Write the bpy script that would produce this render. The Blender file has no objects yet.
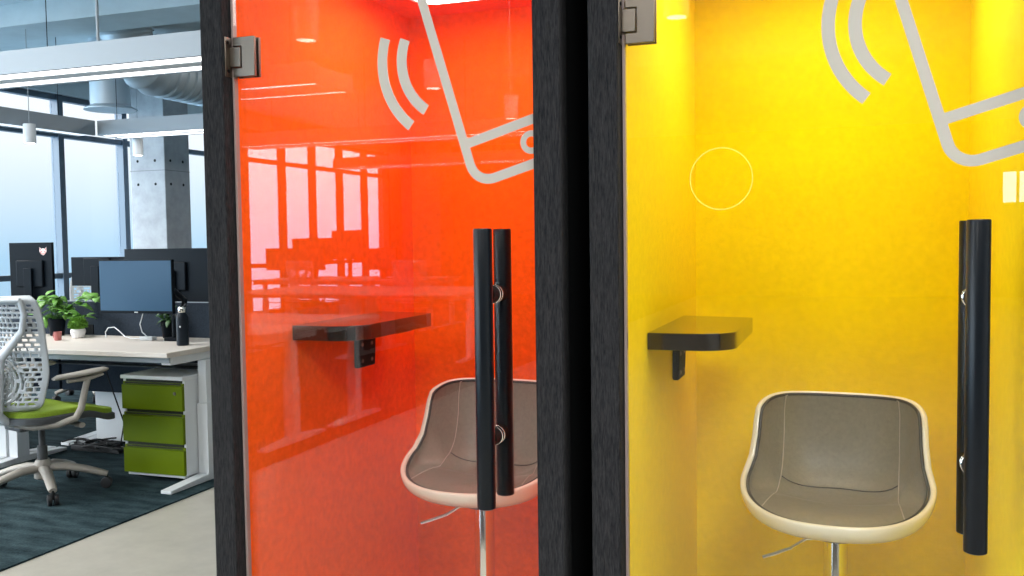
import bpy, bmesh, math, random
from mathutils import Vector, Matrix
random.seed(7)
S = bpy.context.scene
COL = S.collection
PI = math.pi

# ------------------------------------------------------------------ materials
def new_mat(name):
    m = bpy.data.materials.new(name); m.use_nodes = True
    nt = m.node_tree
    return m, nt, nt.nodes['Principled BSDF']

def mat(name, col, rough=0.5, metal=0.0, var=0.0, scale=60.0, stretch=(1, 1, 1), bump=0.0, col2=None, coat=0.0, spec=0.5, sheen=0.0):
    """plain principled; var mixes a second tone in by noise, bump adds relief"""
    m, nt, b = new_mat(name)
    b.inputs['Base Color'].default_value = (*col, 1)
    b.inputs['Roughness'].default_value = rough
    b.inputs['Metallic'].default_value = metal
    b.inputs['Coat Weight'].default_value = coat
    b.inputs['Specular IOR Level'].default_value = spec
    b.inputs['Sheen Weight'].default_value = sheen
    if var > 0 or bump > 0:
        tc = nt.nodes.new('ShaderNodeTexCoord'); mp = nt.nodes.new('ShaderNodeMapping')
        mp.inputs['Scale'].default_value = stretch
        nz = nt.nodes.new('ShaderNodeTexNoise'); nz.inputs['Scale'].default_value = scale
        nz.inputs['Detail'].default_value = 4; nz.inputs['Roughness'].default_value = 0.65
        nt.links.new(tc.outputs['Object'], mp.inputs['Vector']); nt.links.new(mp.outputs['Vector'], nz.inputs['Vector'])
        if var > 0:
            c2 = col2 or tuple(min(1, c * (1 + var)) for c in col)
            c1 = col if col2 else tuple(c * (1 - var) for c in col)
            mr = nt.nodes.new('ShaderNodeMapRange'); mr.inputs[1].default_value = 0.32; mr.inputs[2].default_value = 0.68
            mx = nt.nodes.new('ShaderNodeMix'); mx.data_type = 'RGBA'
            mx.inputs[6].default_value = (*c1, 1); mx.inputs[7].default_value = (*c2, 1)
            nt.links.new(nz.outputs['Fac'], mr.inputs[0]); nt.links.new(mr.outputs[0], mx.inputs[0])
            nt.links.new(mx.outputs[2], b.inputs['Base Color'])
        if bump > 0:
            bp = nt.nodes.new('ShaderNodeBump'); bp.inputs['Strength'].default_value = bump; bp.inputs['Distance'].default_value = 0.01
            nt.links.new(nz.outputs['Fac'], bp.inputs['Height']); nt.links.new(bp.outputs['Normal'], b.inputs['Normal'])
    return m

def emit(name, col, strength):
    m, nt, b = new_mat(name)
    b.inputs['Base Color'].default_value = (0.8, 0.8, 0.8, 1)
    b.inputs['Emission Color'].default_value = (*col, 1)
    b.inputs['Emission Strength'].default_value = strength
    return m

def glass(name, tint, f0):
    """clear sheet glass: straight transmission plus a mirror layer that grows at grazing angles"""
    m = bpy.data.materials.new(name); m.use_nodes = True
    nt = m.node_tree; nt.nodes.clear()
    out = nt.nodes.new('ShaderNodeOutputMaterial')
    tr = nt.nodes.new('ShaderNodeBsdfTransparent'); tr.inputs[0].default_value = (*tint, 1)
    gl = nt.nodes.new('ShaderNodeBsdfGlossy'); gl.inputs['Roughness'].default_value = 0.0
    lw = nt.nodes.new('ShaderNodeLayerWeight'); lw.inputs['Blend'].default_value = 0.5
    pw = nt.nodes.new('ShaderNodeMath'); pw.operation = 'POWER'; pw.inputs[1].default_value = 5
    ml = nt.nodes.new('ShaderNodeMath'); ml.operation = 'MULTIPLY_ADD'; ml.inputs[1].default_value = 1 - f0; ml.inputs[2].default_value = f0
    mx = nt.nodes.new('ShaderNodeMixShader')
    nt.links.new(lw.outputs['Facing'], pw.inputs[0]); nt.links.new(pw.outputs[0], ml.inputs[0])
    nt.links.new(ml.outputs[0], mx.inputs[0]); nt.links.new(tr.outputs[0], mx.inputs[1]); nt.links.new(gl.outputs[0], mx.inputs[2])
    nt.links.new(mx.outputs[0], out.inputs[0])
    return m

def carpet_mat():
    m, nt, b = new_mat('carpet_tile_pile')
    b.inputs['Roughness'].default_value = 0.95; b.inputs['Specular IOR Level'].default_value = 0.1
    tc = nt.nodes.new('ShaderNodeTexCoord')
    def noise(sc, stretch):
        mp = nt.nodes.new('ShaderNodeMapping'); mp.inputs['Scale'].default_value = stretch
        n = nt.nodes.new('ShaderNodeTexNoise'); n.inputs['Scale'].default_value = sc; n.inputs['Detail'].default_value = 5
        nt.links.new(tc.outputs['Object'], mp.inputs[0]); nt.links.new(mp.outputs[0], n.inputs[0]); return n
    a = noise(5, (1.0, 3.0, 1)); c = noise(90, (1, 1, 1))
    ad = nt.nodes.new('ShaderNodeMath'); ad.operation = 'MULTIPLY_ADD'; ad.inputs[1].default_value = 0.45
    nt.links.new(c.outputs['Fac'], ad.inputs[0]); nt.links.new(a.outputs['Fac'], ad.inputs[2])
    cr = nt.nodes.new('ShaderNodeValToRGB')
    cr.color_ramp.elements[0].position = 0.5; cr.color_ramp.elements[0].color = (0.006, 0.016, 0.021, 1)
    cr.color_ramp.elements[1].position = 0.95; cr.color_ramp.elements[1].color = (0.042, 0.072, 0.082, 1)
    nt.links.new(ad.outputs[0], cr.inputs[0]); nt.links.new(cr.outputs[0], b.inputs['Base Color'])
    bp = nt.nodes.new('ShaderNodeBump'); bp.inputs['Strength'].default_value = 0.4; bp.inputs['Distance'].default_value = 0.01
    nt.links.new(c.outputs['Fac'], bp.inputs['Height']); nt.links.new(bp.outputs[0], b.inputs['Normal'])
    return m

M = dict(
    red=mat('orange_red_felt', (0.90, 0.135, 0.004), 0.92, var=0.10, scale=55, bump=0.12, spec=0.15),
    yellow=mat('yellow_felt', (0.88, 0.67, 0.001), 0.92, var=0.05, scale=55, bump=0.12, spec=0.15),
    fabric=mat('charcoal_woven_fabric', (0.007, 0.008, 0.010), 0.95, scale=120, stretch=(3.0, 3.0, 0.35), var=0.9, col2=(0.032, 0.031, 0.033), bump=0.25, spec=0.15),
    black=mat('black_trim', (0.005, 0.006, 0.007), 0.7, spec=0.2),
    handle=mat('black_powder_coat', (0.003, 0.005, 0.008), 0.28, spec=0.25),
    chrome=mat('polished_chrome', (0.82, 0.80, 0.76), 0.12, 1.0),
    steel=mat('brushed_steel', (0.17, 0.145, 0.12), 0.38, 1.0, bump=0.02, scale=30, stretch=(1, 1, 30)),
    seal=mat('pale_glass_seal', (0.34, 0.27, 0.26), 0.35),
    vinyl=mat('frosted_grey_vinyl', (0.46, 0.43, 0.38), 0.8, spec=0.2),
    ring=mat('pale_sticker_line', (0.82, 0.72, 0.10), 0.6),
    door_glass=glass('door_glass', (0.985, 0.99, 0.985), 0.036),
    window_glass=glass('window_glass', (0.97, 0.985, 0.99), 0.03),
    shelf=mat('dark_gloss_laminate', (0.018, 0.013, 0.011), 0.12, coat=0.4),
    shell=mat('cream_moulded_shell', (0.78, 0.74, 0.62), 0.22, coat=0.4),
    leather=mat('taupe_grey_leatherette', (0.185, 0.170, 0.135), 0.42, var=0.10, scale=90, bump=0.03),
    piping=mat('dark_piping', (0.020, 0.019, 0.018), 0.5),
    stitch=mat('pale_stitching', (0.42, 0.37, 0.32), 0.7),
    concrete_floor=mat('polished_concrete_floor', (0.41, 0.385, 0.33), 0.36, var=0.08, scale=6, spec=0.35),
    carpet=carpet_mat(),
    concrete=mat('fair_faced_concrete', (0.33, 0.335, 0.345), 0.8, var=0.12, scale=5, bump=0.05),
    ceil=mat('painted_concrete_ceiling', (0.52, 0.60, 0.63), 0.85, var=0.06, scale=3),
    duct=mat('galvanised_spiral_duct', (0.50, 0.56, 0.60), 0.45, 0.3),
    wall=mat('white_wall_paint', (0.55, 0.55, 0.54), 0.8, var=0.02, scale=4),
    darkwall=mat('grey_end_wall_paint', (0.16, 0.16, 0.165), 0.8, var=0.03, scale=4),
    mullion=mat('blue_grey_mullion', (0.055, 0.085, 0.12), 0.4),
    white_metal=mat('white_powder_coat', (0.74, 0.76, 0.78), 0.45),
    fixture=mat('grey_anodised_housing', (0.31, 0.35, 0.385), 0.5),
    strip=emit('led_strip_diffuser', (1.0, 0.98, 0.95), 3.0),
    strip_narrow=emit('narrow_led_strip', (1.0, 0.97, 0.92), 14.0),
    strip_soft=emit('soft_led_strip', (0.90, 0.96, 1.0), 1.0),
    spot=emit('spot_lens', (1.0, 0.95, 0.85), 12.0),
    booth_light=emit('booth_light_diffuser', (1.0, 0.96, 0.92), 8.0),
    wood=mat('pale_desk_laminate', (0.66, 0.60, 0.54), 0.42, var=0.05, scale=8, stretch=(1, 12, 1)),
    desk_edge=mat('white_desk_edge', (0.72, 0.72, 0.74), 0.5),
    felt=mat('slate_felt_screen', (0.030, 0.040, 0.055), 0.95, var=0.25, scale=150, spec=0.1),
    green=mat('green_drawer_paint', (0.115, 0.168, 0.0005), 0.40, spec=0.12),
    seam=mat('drawer_gap_black', (0.010, 0.014, 0.004), 0.7),
    dark_plastic=mat('dark_monitor_plastic', (0.002, 0.0045, 0.008), 0.5, spec=0.10),
    screen=mat('switched_off_screen', (0.026, 0.075, 0.140), 0.35, spec=0.25),
    light_plastic=mat('light_grey_chair_plastic', (0.52, 0.55, 0.58), 0.42),
    beige_plastic=mat('warm_grey_chair_plastic', (0.36, 0.33, 0.29), 0.45),
    lime=mat('lime_mesh_fabric', (0.23, 0.34, 0.020), 0.85, var=0.15, scale=160, bump=0.1),
    grey_mesh=mat('dark_grey_seat_frame', (0.06, 0.065, 0.07), 0.6),
    rubber=mat('black_caster_rubber', (0.012, 0.013, 0.015), 0.55),
    leaf=mat('fresh_leaf_green', (0.10, 0.26, 0.030), 0.5, var=0.3, scale=18),
    leaf_dark=mat('deep_leaf_green', (0.035, 0.11, 0.022), 0.5, var=0.3, scale=18),
    moss=mat('bright_grass_green', (0.10, 0.25, 0.015), 0.7, var=0.35, scale=40),
    ceramic=mat('white_ceramic', (0.78, 0.78, 0.78), 0.25),
    soil=mat('dark_potting_soil', (0.03, 0.022, 0.016), 0.95),
    bottle=mat('navy_bottle_coat', (0.005, 0.010, 0.017), 0.40, spec=0.25),
    cable=mat('white_cable', (0.62, 0.64, 0.66), 0.5),
    blackcable=mat('black_cable', (0.012, 0.013, 0.015), 0.6),
    pink=mat('dusty_pink_ceramic', (0.42, 0.13, 0.12), 0.5),
    sticker_white=mat('sticker_white', (0.80, 0.72, 0.70), 0.6),
    sticker_red=mat('sticker_red', (0.55, 0.05, 0.045), 0.6),
)

# ------------------------------------------------------------------ mesh helpers
class MB:
    def __init__(s): s.bm = bmesh.new()
    def box(s, lo, hi):
        x0, y0, z0 = lo; x1, y1, z1 = hi
        v = [s.bm.verts.new(p) for p in ((x0, y0, z0), (x1, y0, z0), (x1, y1, z0), (x0, y1, z0), (x0, y0, z1), (x1, y0, z1), (x1, y1, z1), (x0, y1, z1))]
        for f in ((0, 3, 2, 1), (4, 5, 6, 7), (0, 1, 5, 4), (1, 2, 6, 5), (2, 3, 7, 6), (3, 0, 4, 7)): s.bm.faces.new([v[i] for i in f])
        return s
    def rings(s, rs, cap0=True, cap1=True, closed=True):
        vs = [[s.bm.verts.new(p) for p in r] for r in rs]
        n = len(vs[0])
        for a, b in zip(vs, vs[1:]):
            for i in range(n if closed else n - 1):
                s.bm.faces.new((a[i], a[(i + 1) % n], b[(i + 1) % n], b[i]))
        if cap0 and closed: s.bm.faces.new(vs[0][::-1])
        if cap1 and closed: s.bm.faces.new(vs[-1])
        return s
    def tube(s, pts, rad, seg=10, flat=1.0, loop=False, up=None):
        """round (or flattened) tube through pts; rad is one number or one per point"""
        pts = [Vector(p) for p in pts]; n = len(pts)
        rr = rad if isinstance(rad, (list, tuple)) else [rad] * n
        ref = None; rs = []
        for i, p in enumerate(pts):
            if loop: t = pts[(i + 1) % n] - pts[i - 1]
            else: t = pts[min(i + 1, n - 1)] - pts[max(i - 1, 0)]
            t.normalize()
            if ref is None:
                ref = Vector(up) if up else (Vector((0, 0, 1)) if abs(t.z) < 0.9 else Vector((1, 0, 0)))
            u = ref - t * ref.dot(t)
            if u.length < 1e-6: u = t.orthogonal()
            u.normalize(); w = t.cross(u)
            if not up: ref = u
            rs.append([p + (w * math.cos(2 * PI * k / seg) + u * math.sin(2 * PI * k / seg) * flat) * rr[i] for k in range(seg)])
        if loop: rs.append(rs[0]); s.rings(rs, False, False)
        else: s.rings(rs)
        return s
    def lathe(s, prof, c=(0, 0, 0), seg=24, axis='z', cap=True):
        rs = []
        for r, h in prof:
            ring = []
            for k in range(seg):
                a = 2 * PI * k / seg; x, y = r * math.cos(a), r * math.sin(a)
                q = (x, y, h) if axis == 'z' else ((h, x, y) if axis == 'x' else (y, h, x))
                ring.append((c[0] + q[0], c[1] + q[1], c[2] + q[2]))
            rs.append(ring)
        s.rings(rs, cap, cap); return s
    def prism(s, poly, plane, lo, hi):
        """poly of 2D points swept along the axis missing from plane ('xy','xz','yz')"""
        def q(p, h):
            return (p[0], p[1], h) if plane == 'xy' else ((p[0], h, p[1]) if plane == 'xz' else (h, p[0], p[1]))
        s.rings([[q(p, lo) for p in poly], [q(p, hi) for p in poly]]); return s
    def band(s, outer, inner, plane, lo, hi, closed=True):
        """a flat ribbon between two matching 2D lines, given thickness"""
        def q(p, h):
            return (p[0], p[1], h) if plane == 'xy' else ((p[0], h, p[1]) if plane == 'xz' else (h, p[0], p[1]))
        ring = []
        for a, b in zip(outer, inner): ring.append([q(a, lo), q(b, lo), q(b, hi), q(a, hi)])
        if closed: ring.append(ring[0]); s.rings(ring, False, False)
        else: s.rings(ring)
        return s
    def grid(s, fn, nu, nv, wrap=False, keep=None):
        vs = [[s.bm.verts.new(fn(i / (nu if wrap else nu), j / nv)) for i in range(nu if wrap else nu + 1)] for j in range(nv + 1)]
        n = len(vs[0])
        for j in range(nv):
            for i in range(nu):
                if keep and not keep((i + .5) / nu, (j + .5) / nv): continue
                s.bm.faces.new((vs[j][i], vs[j][(i + 1) % n], vs[j + 1][(i + 1) % n], vs[j + 1][i]))
        return s
    def build(s, name, m, parent=None, loc=(0, 0, 0), rot=(0, 0, 0), bevel=0, smooth=35, solid=0, subsurf=0, segs=2):
        bmesh.ops.remove_doubles(s.bm, verts=s.bm.verts, dist=1e-6)
        loose = [v for v in s.bm.verts if not v.link_faces]
        bmesh.ops.delete(s.bm, geom=loose, context='VERTS')
        bmesh.ops.recalc_face_normals(s.bm, faces=s.bm.faces)
        me = bpy.data.meshes.new(name); s.bm.to_mesh(me); s.bm.free()
        me.materials.append(M[m])
        if smooth:
            for p in me.polygons: p.use_smooth = True
            me.set_sharp_from_angle(angle=math.radians(smooth))
        o = bpy.data.objects.new(name, me); COL.objects.link(o)
        o.location = loc; o.rotation_euler = rot
        if parent: o.parent = parent
        if solid:
            d = o.modifiers.new('thickness', 'SOLIDIFY'); d.thickness = solid; d.offset = 0
        if subsurf:
            d = o.modifiers.new('smooth', 'SUBSURF'); d.levels = d.render_levels = subsurf
        if bevel:
            d = o.modifiers.new('edge', 'BEVEL'); d.width = bevel; d.segments = segs; d.limit_method = 'ANGLE'; d.angle_limit = math.radians(40)
            d.harden_normals = False
        return o

def tag(o, label, cat, group=None):
    o['label'] = label; o['category'] = cat
    if group: o['group'] = group
    return o
def thing(name, label, cat, loc=(0, 0, 0), rz=0, group=None):
    o = bpy.data.objects.new(name, None); COL.objects.link(o); o.empty_display_size = 0.1
    o.location = loc; o.rotation_euler = (0, 0, rz)
    return tag(o, label, cat, group)
def struct(o):
    o['kind'] = 'structure'; return o
def copy_tree(o, parent=None):
    c = o.copy(); COL.objects.link(c)
    if parent: c.parent = parent
    for ch in list(o.children): copy_tree(ch, c)
    return c
def dup(o, loc, rz, label, group=None):
    c = copy_tree(o); c.location = loc; c.rotation_euler = (0, 0, rz); c['label'] = label
    if group: c['group'] = group
    return c
def arc(cx, cy, r, a0, a1, n):
    return [(cx + r * math.cos(math.radians(a0 + (a1 - a0) * i / n)), cy + r * math.sin(math.radians(a0 + (a1 - a0) * i / n))) for i in range(n + 1)]
def smooth01(x): x = max(0., min(1., x)); return x * x * (3 - 2 * x)

# ================================================================== THE OFFICE SHELL
WX = -10.6                         # window wall plane
Y0, Y1, CEIL = -18.6, 16.0, 3.78
struct(MB().box((WX - .2, Y0, -.12), (5.2, Y1, 0)).build('floor', 'concrete_floor', smooth=0))
struct(MB().box((WX + .12, Y0 + .3, 0.0), (-3.32, Y1 - .3, 0.008)).build('floor_carpet', 'carpet', smooth=0))
struct(MB().box((WX - .2, Y0, CEIL), (5.2, Y1, CEIL + .15)).build('ceiling', 'ceil', smooth=0))
struct(MB().box((5.0, Y0, 0), (5.2, Y1, CEIL)).build('wall_right', 'wall', smooth=0))
struct(MB().box((WX - .2, Y1 - .15, 0), (5.2, Y1, CEIL)).build('wall_front', 'wall', smooth=0))
# back wall with one window high up beside the corner
mb = MB()
mb.box((WX - .2, Y0, 0), (3.1, Y0 + .15, CEIL)).box((4.2, Y0, 0), (5.0, Y0 + .15, CEIL)).box((3.1, Y0, 0), (4.2, Y0 + .15, 2.02)).box((3.1, Y0, 2.68), (4.2, Y0 + .15, CEIL))
struct(mb.build('wall_back', 'darkwall', smooth=0))
w = struct(MB().box((3.37, Y0 + .02, 2.02), (3.42, Y0 + .12, 2.68)).box((3.9, Y0 + .02, 2.02), (3.95, Y0 + .12, 2.68)).build('window_99', 'mullion', smooth=0))
MB().box((3.1, Y0 + .05, 2.02), (4.2, Y0 + .06, 2.68)).build('window_pane', 'window_glass', w, smooth=0)
# ceiling beams across the room
for y, d in ((7.25, .22), (-.4, .3), (-8.2, .3)):
    struct(MB().box((WX, y, CEIL - d), (5.0, y + .55, CEIL)).build('ceiling_beam', 'ceil', smooth=0))
struct(MB().box((WX - .18, Y0, 3.50), (WX + .16, Y1, CEIL)).build('wall_left_header', 'ceil', smooth=0))

# window wall: mullion positions along Y
direct = [9.18, 10.43, 11.68, 12.93, 14.18, 15.43]
mirrored = [-12.13 - 1.12 * k for k in range(4, 0, -1)] + [-12.13, -10.90]
between = [-10.90 + (9.18 + 10.90) / 17 * k for k in range(1, 17)]
ys = mirrored + between + direct
struct(MB().box((WX - .2, Y0, 0), (WX, ys[0], 3.5)).box((WX - .2, ys[-1], 0), (WX, Y1, 3.5)).build('wall_left', 'wall', smooth=0))
for i in range(len(ys) - 1):
    a, b = ys[i], ys[i + 1]
    m = MB()
    m.box((WX - .04, a - .05, 0), (WX + .10, a + .05, 3.5))
    if i == len(ys) - 2: m.box((WX - .04, b - .05, 0), (WX + .10, b + .05, 3.5))
    for z in (0.0, 0.90, 2.90, 3.42):
        m.box((WX - .03, a + .05, z), (WX + .08, b - .05, z + .075))
    f = struct(m.build('window_%d' % (i + 1), 'mullion', smooth=0))
    MB().box((WX - .012, a + .05, .04), (WX - .002, b - .05, 3.45)).build('window_pane', 'window_glass', f, smooth=0)

# concrete pillars
def pillar(x0, x1, y0, y1):
    o = struct(MB().box((x0, y0, 0.0), (x1, y1, CEIL)).build('pillar', 'concrete', bevel=.012, smooth=0))
    m = MB()
    for z in (2.62, 2.27, 1.22):
        for t in (.22, .72):
            x = x0 + (x1 - x0) * t; m.lathe([(.022, -.002), (.022, .004)], (x, y0, z), 10, 'y')
            y = y0 + (y1 - y0) * t; m.lathe([(.022, -.004), (.022, .002)], (x1, y, z), 10, 'x')
    m.build('tie_hole', 'black', o)
    MB().box((x0 - .002, y0 - .002, 2.47), (x1 + .002, y1, 2.478)).build('pour_line', 'darkwall', o, smooth=0)
    return o
pillar(-10.22, -9.58, 11.46, 12.02)
pillar(-10.30, -9.25, -17.6, -16.85)

# ================================================================== PHONE BOOTHS
PITCH = 0.966
def icon_part(door, dx):
    """frosted vinyl sign: tilted phone outline with two signal arcs, on the outside of the glass"""
    k = 1.0215
    C = (.1846 * k, 1.35 + (1.4734 - 1.35) * k); th = math.radians(16.7)
    R_ = (math.cos(th), math.sin(th)); U = (-math.sin(th), math.cos(th)); wv = .0215
    yb, yf = 1.9398, 1.9392
    def L(a, b): return (dx + C[0] + R_[0] * a + U[0] * b, C[1] + R_[1] * a + U[1] * b)
    W_, H_ = .30, .545
    def rr(o):                       # rounded rectangle line offset inwards by o
        r = .045 - o; P = []
        for cx, cy, a in ((o + r, o + r, 180), (W_ - o - r, o + r, 270), (W_ - o - r, H_ - o - r, 0), (o + r, H_ - o - r, 90)):
            P += arc(cx, cy, r, a, a + 90, 8)
        return [L(*p) for p in P]
    m = MB()
    h = wv / 2
    m.band(rr(-h), rr(h), 'xz', yb, yf)
    m.prism([L(h, .0926 - h), L(W_ - h, .0926 - h), L(W_ - h, .0926 + h), L(h, .0926 + h)], 'xz', yb, yf)
    m.prism([L(h, H_ - .0926 - h), L(W_ - h, H_ - .0926 - h), L(W_ - h, H_ - .0926 + h), L(h, H_ - .0926 + h)], 'xz', yb, yf)
    c = L(W_ / 2, .046)
    m.band(arc(*c, .0255, 0, 360, 32)[:-1], arc(*c, .012, 0, 360, 32)[:-1], 'xz', yb, yf)
    cc = (dx + .142 * k, 1.35 + (1.749 - 1.35) * k)
    for r, a0, a1 in ((.1790, 162, 232), (.1310, 158, 236)):
        m.band(arc(*cc, r * k + .0125, a0, a1, 24), arc(*cc, r * k - .0125, a0, a1, 24), 'xz', yb, yf, closed=False)
    # the film is trimmed at the edge of the glass
    bmesh.ops.bisect_plane(m.bm, geom=list(m.bm.verts) + list(m.bm.edges) + list(m.bm.faces), plane_co=(dx + .330, 0, 0), plane_no=(1, 0, 0), clear_outer=True)
    return m.build('phone_icon', 'vinyl', door, smooth=0)

def booth(dx, felt, label, ring):
    b = thing('phone_booth', label, 'phone booth', (0, 0, 0), 0, 'single-person phone booths')
    X = lambda x: x + dx                      # dx = 0 is the yellow booth
    L0, L1, R0, R1 = -.510, -.447, .334, .396  # outer / inner sides of the two front posts
    YF, YG, YBK = 1.904, 1.945, 2.92
    HT = 2.24
    # front posts, wrapped in fabric
    for a, c in ((L0, L1), (R0, R1)):
        MB().box((X(a), YF, .09), (X(c), 1.956, HT)).build('front_post', 'fabric', b, bevel=.004)
    MB().box((X(L1), YF, 2.13), (X(R0), 1.995, HT)).build('header', 'fabric', b, bevel=.004)
    MB().box((X(L0), YF, 0), (X(R1), 3.0, .09)).build('base_plinth', 'black', b, bevel=.004)
    for a, c in ((L0 + .004, L0 + .035), (R1 - .035, R1 - .004)):
        MB().box((X(a), 1.957, .09), (X(c), 3.0, HT)).build('side_panel', 'black', b, bevel=.003)
    MB().box((X(L0 + .035), 2.955, .09), (X(R1 - .035), 3.0, HT)).build('back_panel', 'black', b)
    MB().box((X(L0), 1.996, HT), (X(R1), 3.0, HT + .04)).build('roof', 'black', b, bevel=.003)
    # felt lining
    MB().box((X(L0 + .036), 1.957, .11), (X(-.4425), YBK, 2.108)).build('left_lining', felt, b)
    MB().box((X(.3197), 1.957, .11), (X(R1 - .036), YBK, 2.108)).build('right_lining', felt, b)
    MB().box((X(L0 + .036), YBK, .11), (X(R1 - .036), 2.954, 2.108)).build('back_lining', felt, b)
    MB().box((X(L0 + .036), 1.996, 2.108), (X(R1 - .036), 2.954, 2.13)).build('ceiling_lining', felt, b)
    MB().box((X(-.4425), 1.996, .09), (X(.3197), YBK, .11)).build('floor_lining', 'white_metal', b)  # unseen floor, made white to bounce light onto the lower felt
    # glass door
    d = MB().box((X(-.4385), 1.940, .115), (X(.331), 1.950, 2.125)).build('door', 'door_glass', b, smooth=0)
    MB().box((X(-.4445), 1.938, .115), (X(-.4390), 1.952, 2.125)).build('hinge_side_seal', 'seal', d)
    MB().box((X(.3315), 1.938, .115), (X(.3338), 1.952, 2.125)).build('lock_side_seal', 'seal', d)
    for zc in (1.802, .36):
        m = MB(); h = .0475
        xa, xb = X(-.4365), X(-.3755); n = X(-.412)
        for yy in ((1.931, 1.9395), (1.9505, 1.959)):
            m.prism([(xa, zc - h), (xb, zc - h), (xb, zc + h), (xa, zc + h), (xa, zc + .026), (n, zc + .026), (n, zc - .026), (xa, zc - .026)], 'xz', *yy)
        m.box((X(-.444), 1.929, zc - .0235), (X(-.4145), 1.961, zc + .0235))
        m.box((X(-.4468), 1.912, zc - h), (X(-.4440), 1.975, zc + h))
        m.build('hinge', 'steel', d, bevel=.0012)
        for s in (-.034, .034): MB().lathe([(.004, 0), (.0045, .0015), (.002, .002)], (X(-.4440), 1.922, zc + s), 10, 'x').build('hinge_screw', 'black', d)
    hx, zt, zb = X(.2235), 1.377, .764
    def bar(z_hi, z_lo, y):
        return MB().lathe([(.016, z_lo), (.0200, z_lo + .002), (.0205, z_lo + .005), (.0205, z_hi - .003), (.0195, z_hi)], (hx, y, 0), 32)
    bar(zt, zb, 1.885).build('outer_handle', 'handle', d)
    bar(zt, zb, 2.006).build('inner_handle', 'handle', d)
    for z in (1.232, .915):
        MB().lathe([(.0185, 1.905), (.0185, 1.986)], (hx, 0, z), 20, 'y').build('standoff', 'black', d)
        mm = MB()
        for ya, yb in ((1.9365, 1.9397), (1.9503, 1.9535)): mm.lathe([(.0198, ya), (.0210, ya + .001), (.0210, yb - .001), (.0198, yb)], (hx, 0, z), 24, 'y')
        mm.build('standoff_washer', 'chrome', d)
    icon_part(d, dx)
    if ring:
        c = (X(-.2425), 1.470)
        MB().band(arc(*c, .0630, 0, 360, 64)[:-1], arc(*c, .0614, 0, 360, 64)[:-1], 'xz', 1.9398, 1.9393).build('round_sticker', 'ring', d, smooth=0)
    return b
booth(0, 'yellow', 'phone booth lined in yellow felt behind a glass door', True)
booth(-PITCH, 'red', 'phone booth lined in orange-red felt, next to the desks', False)
tag(MB().box((-.564, 2.10, .0), (-.516, 3.0, 2.2)).build('joint_panel', 'black', bevel=.006), 'black strip filling the gap between the two booths', 'panel')

def booth_light(dx, label):
    t = thing('ceiling_light', label, 'ceiling light', (-.0614 + dx, 2.46, 2.108), 0, 'booth ceiling lights')
    def rr(w, h, r, z):
        P = []
        for cx, cy, a in ((w - r, h - r, 0), (-w + r, h - r, 90), (-w + r, -h + r, 180), (w - r, -h + r, 270)): P += [(x, y, z) for x, y in arc(cx, cy, r, a, a + 90, 6)]
        return P
    MB().rings([rr(.245, .27, .07, 0), rr(.245, .27, .07, -.014)]).build('housing', 'white_metal', t)
    MB().rings([rr(.225, .25, .06, -.014), rr(.222, .247, .058, -.020)]).build('diffuser', 'booth_light', t)
booth_light(0, 'rounded white light panel on the yellow booth ceiling')
booth_light(-PITCH, 'rounded white light panel on the orange booth ceiling')

def wall_shelf(dx, label):
    xw = -.4425 + dx
    t = thing('wall_shelf', label, 'shelf', (xw, 2.45, 1.130), 0, 'small shelves in the booths')
    x1 = .198; ya, yb, yc = -.285, .23, .19; r = .085
    poly = [(.001, ya), (x1 - r, ya)] + arc(x1 - r, ya + r, r, -90, 0, 12)[1:] + [(x1, yc - .012), (x1 - .004, yc - .002), (x1 - .014, yc + .002), (.001, yb)]
    MB().prism(poly, 'xy', -.040, 0).build('shelf_board', 'shelf', t, bevel=.0015)
    MB().box((.001, .045, -.160), (.018, .150, -.041)).box((.018, .045, -.052), (.15, .150, -.041)).build('bracket', 'black', t, bevel=.004)
    for z in (-.14, -.09):
        for y in (.068, .127): MB().lathe([(.006, .018), (.005, .0205)], (0, y, z), 12, 'x').build('bracket_screw', 'steel', t)
wall_shelf(0, 'dark gloss shelf on the yellow felt wall')
wall_shelf(-PITCH, 'dark gloss shelf on the orange felt wall')

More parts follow.
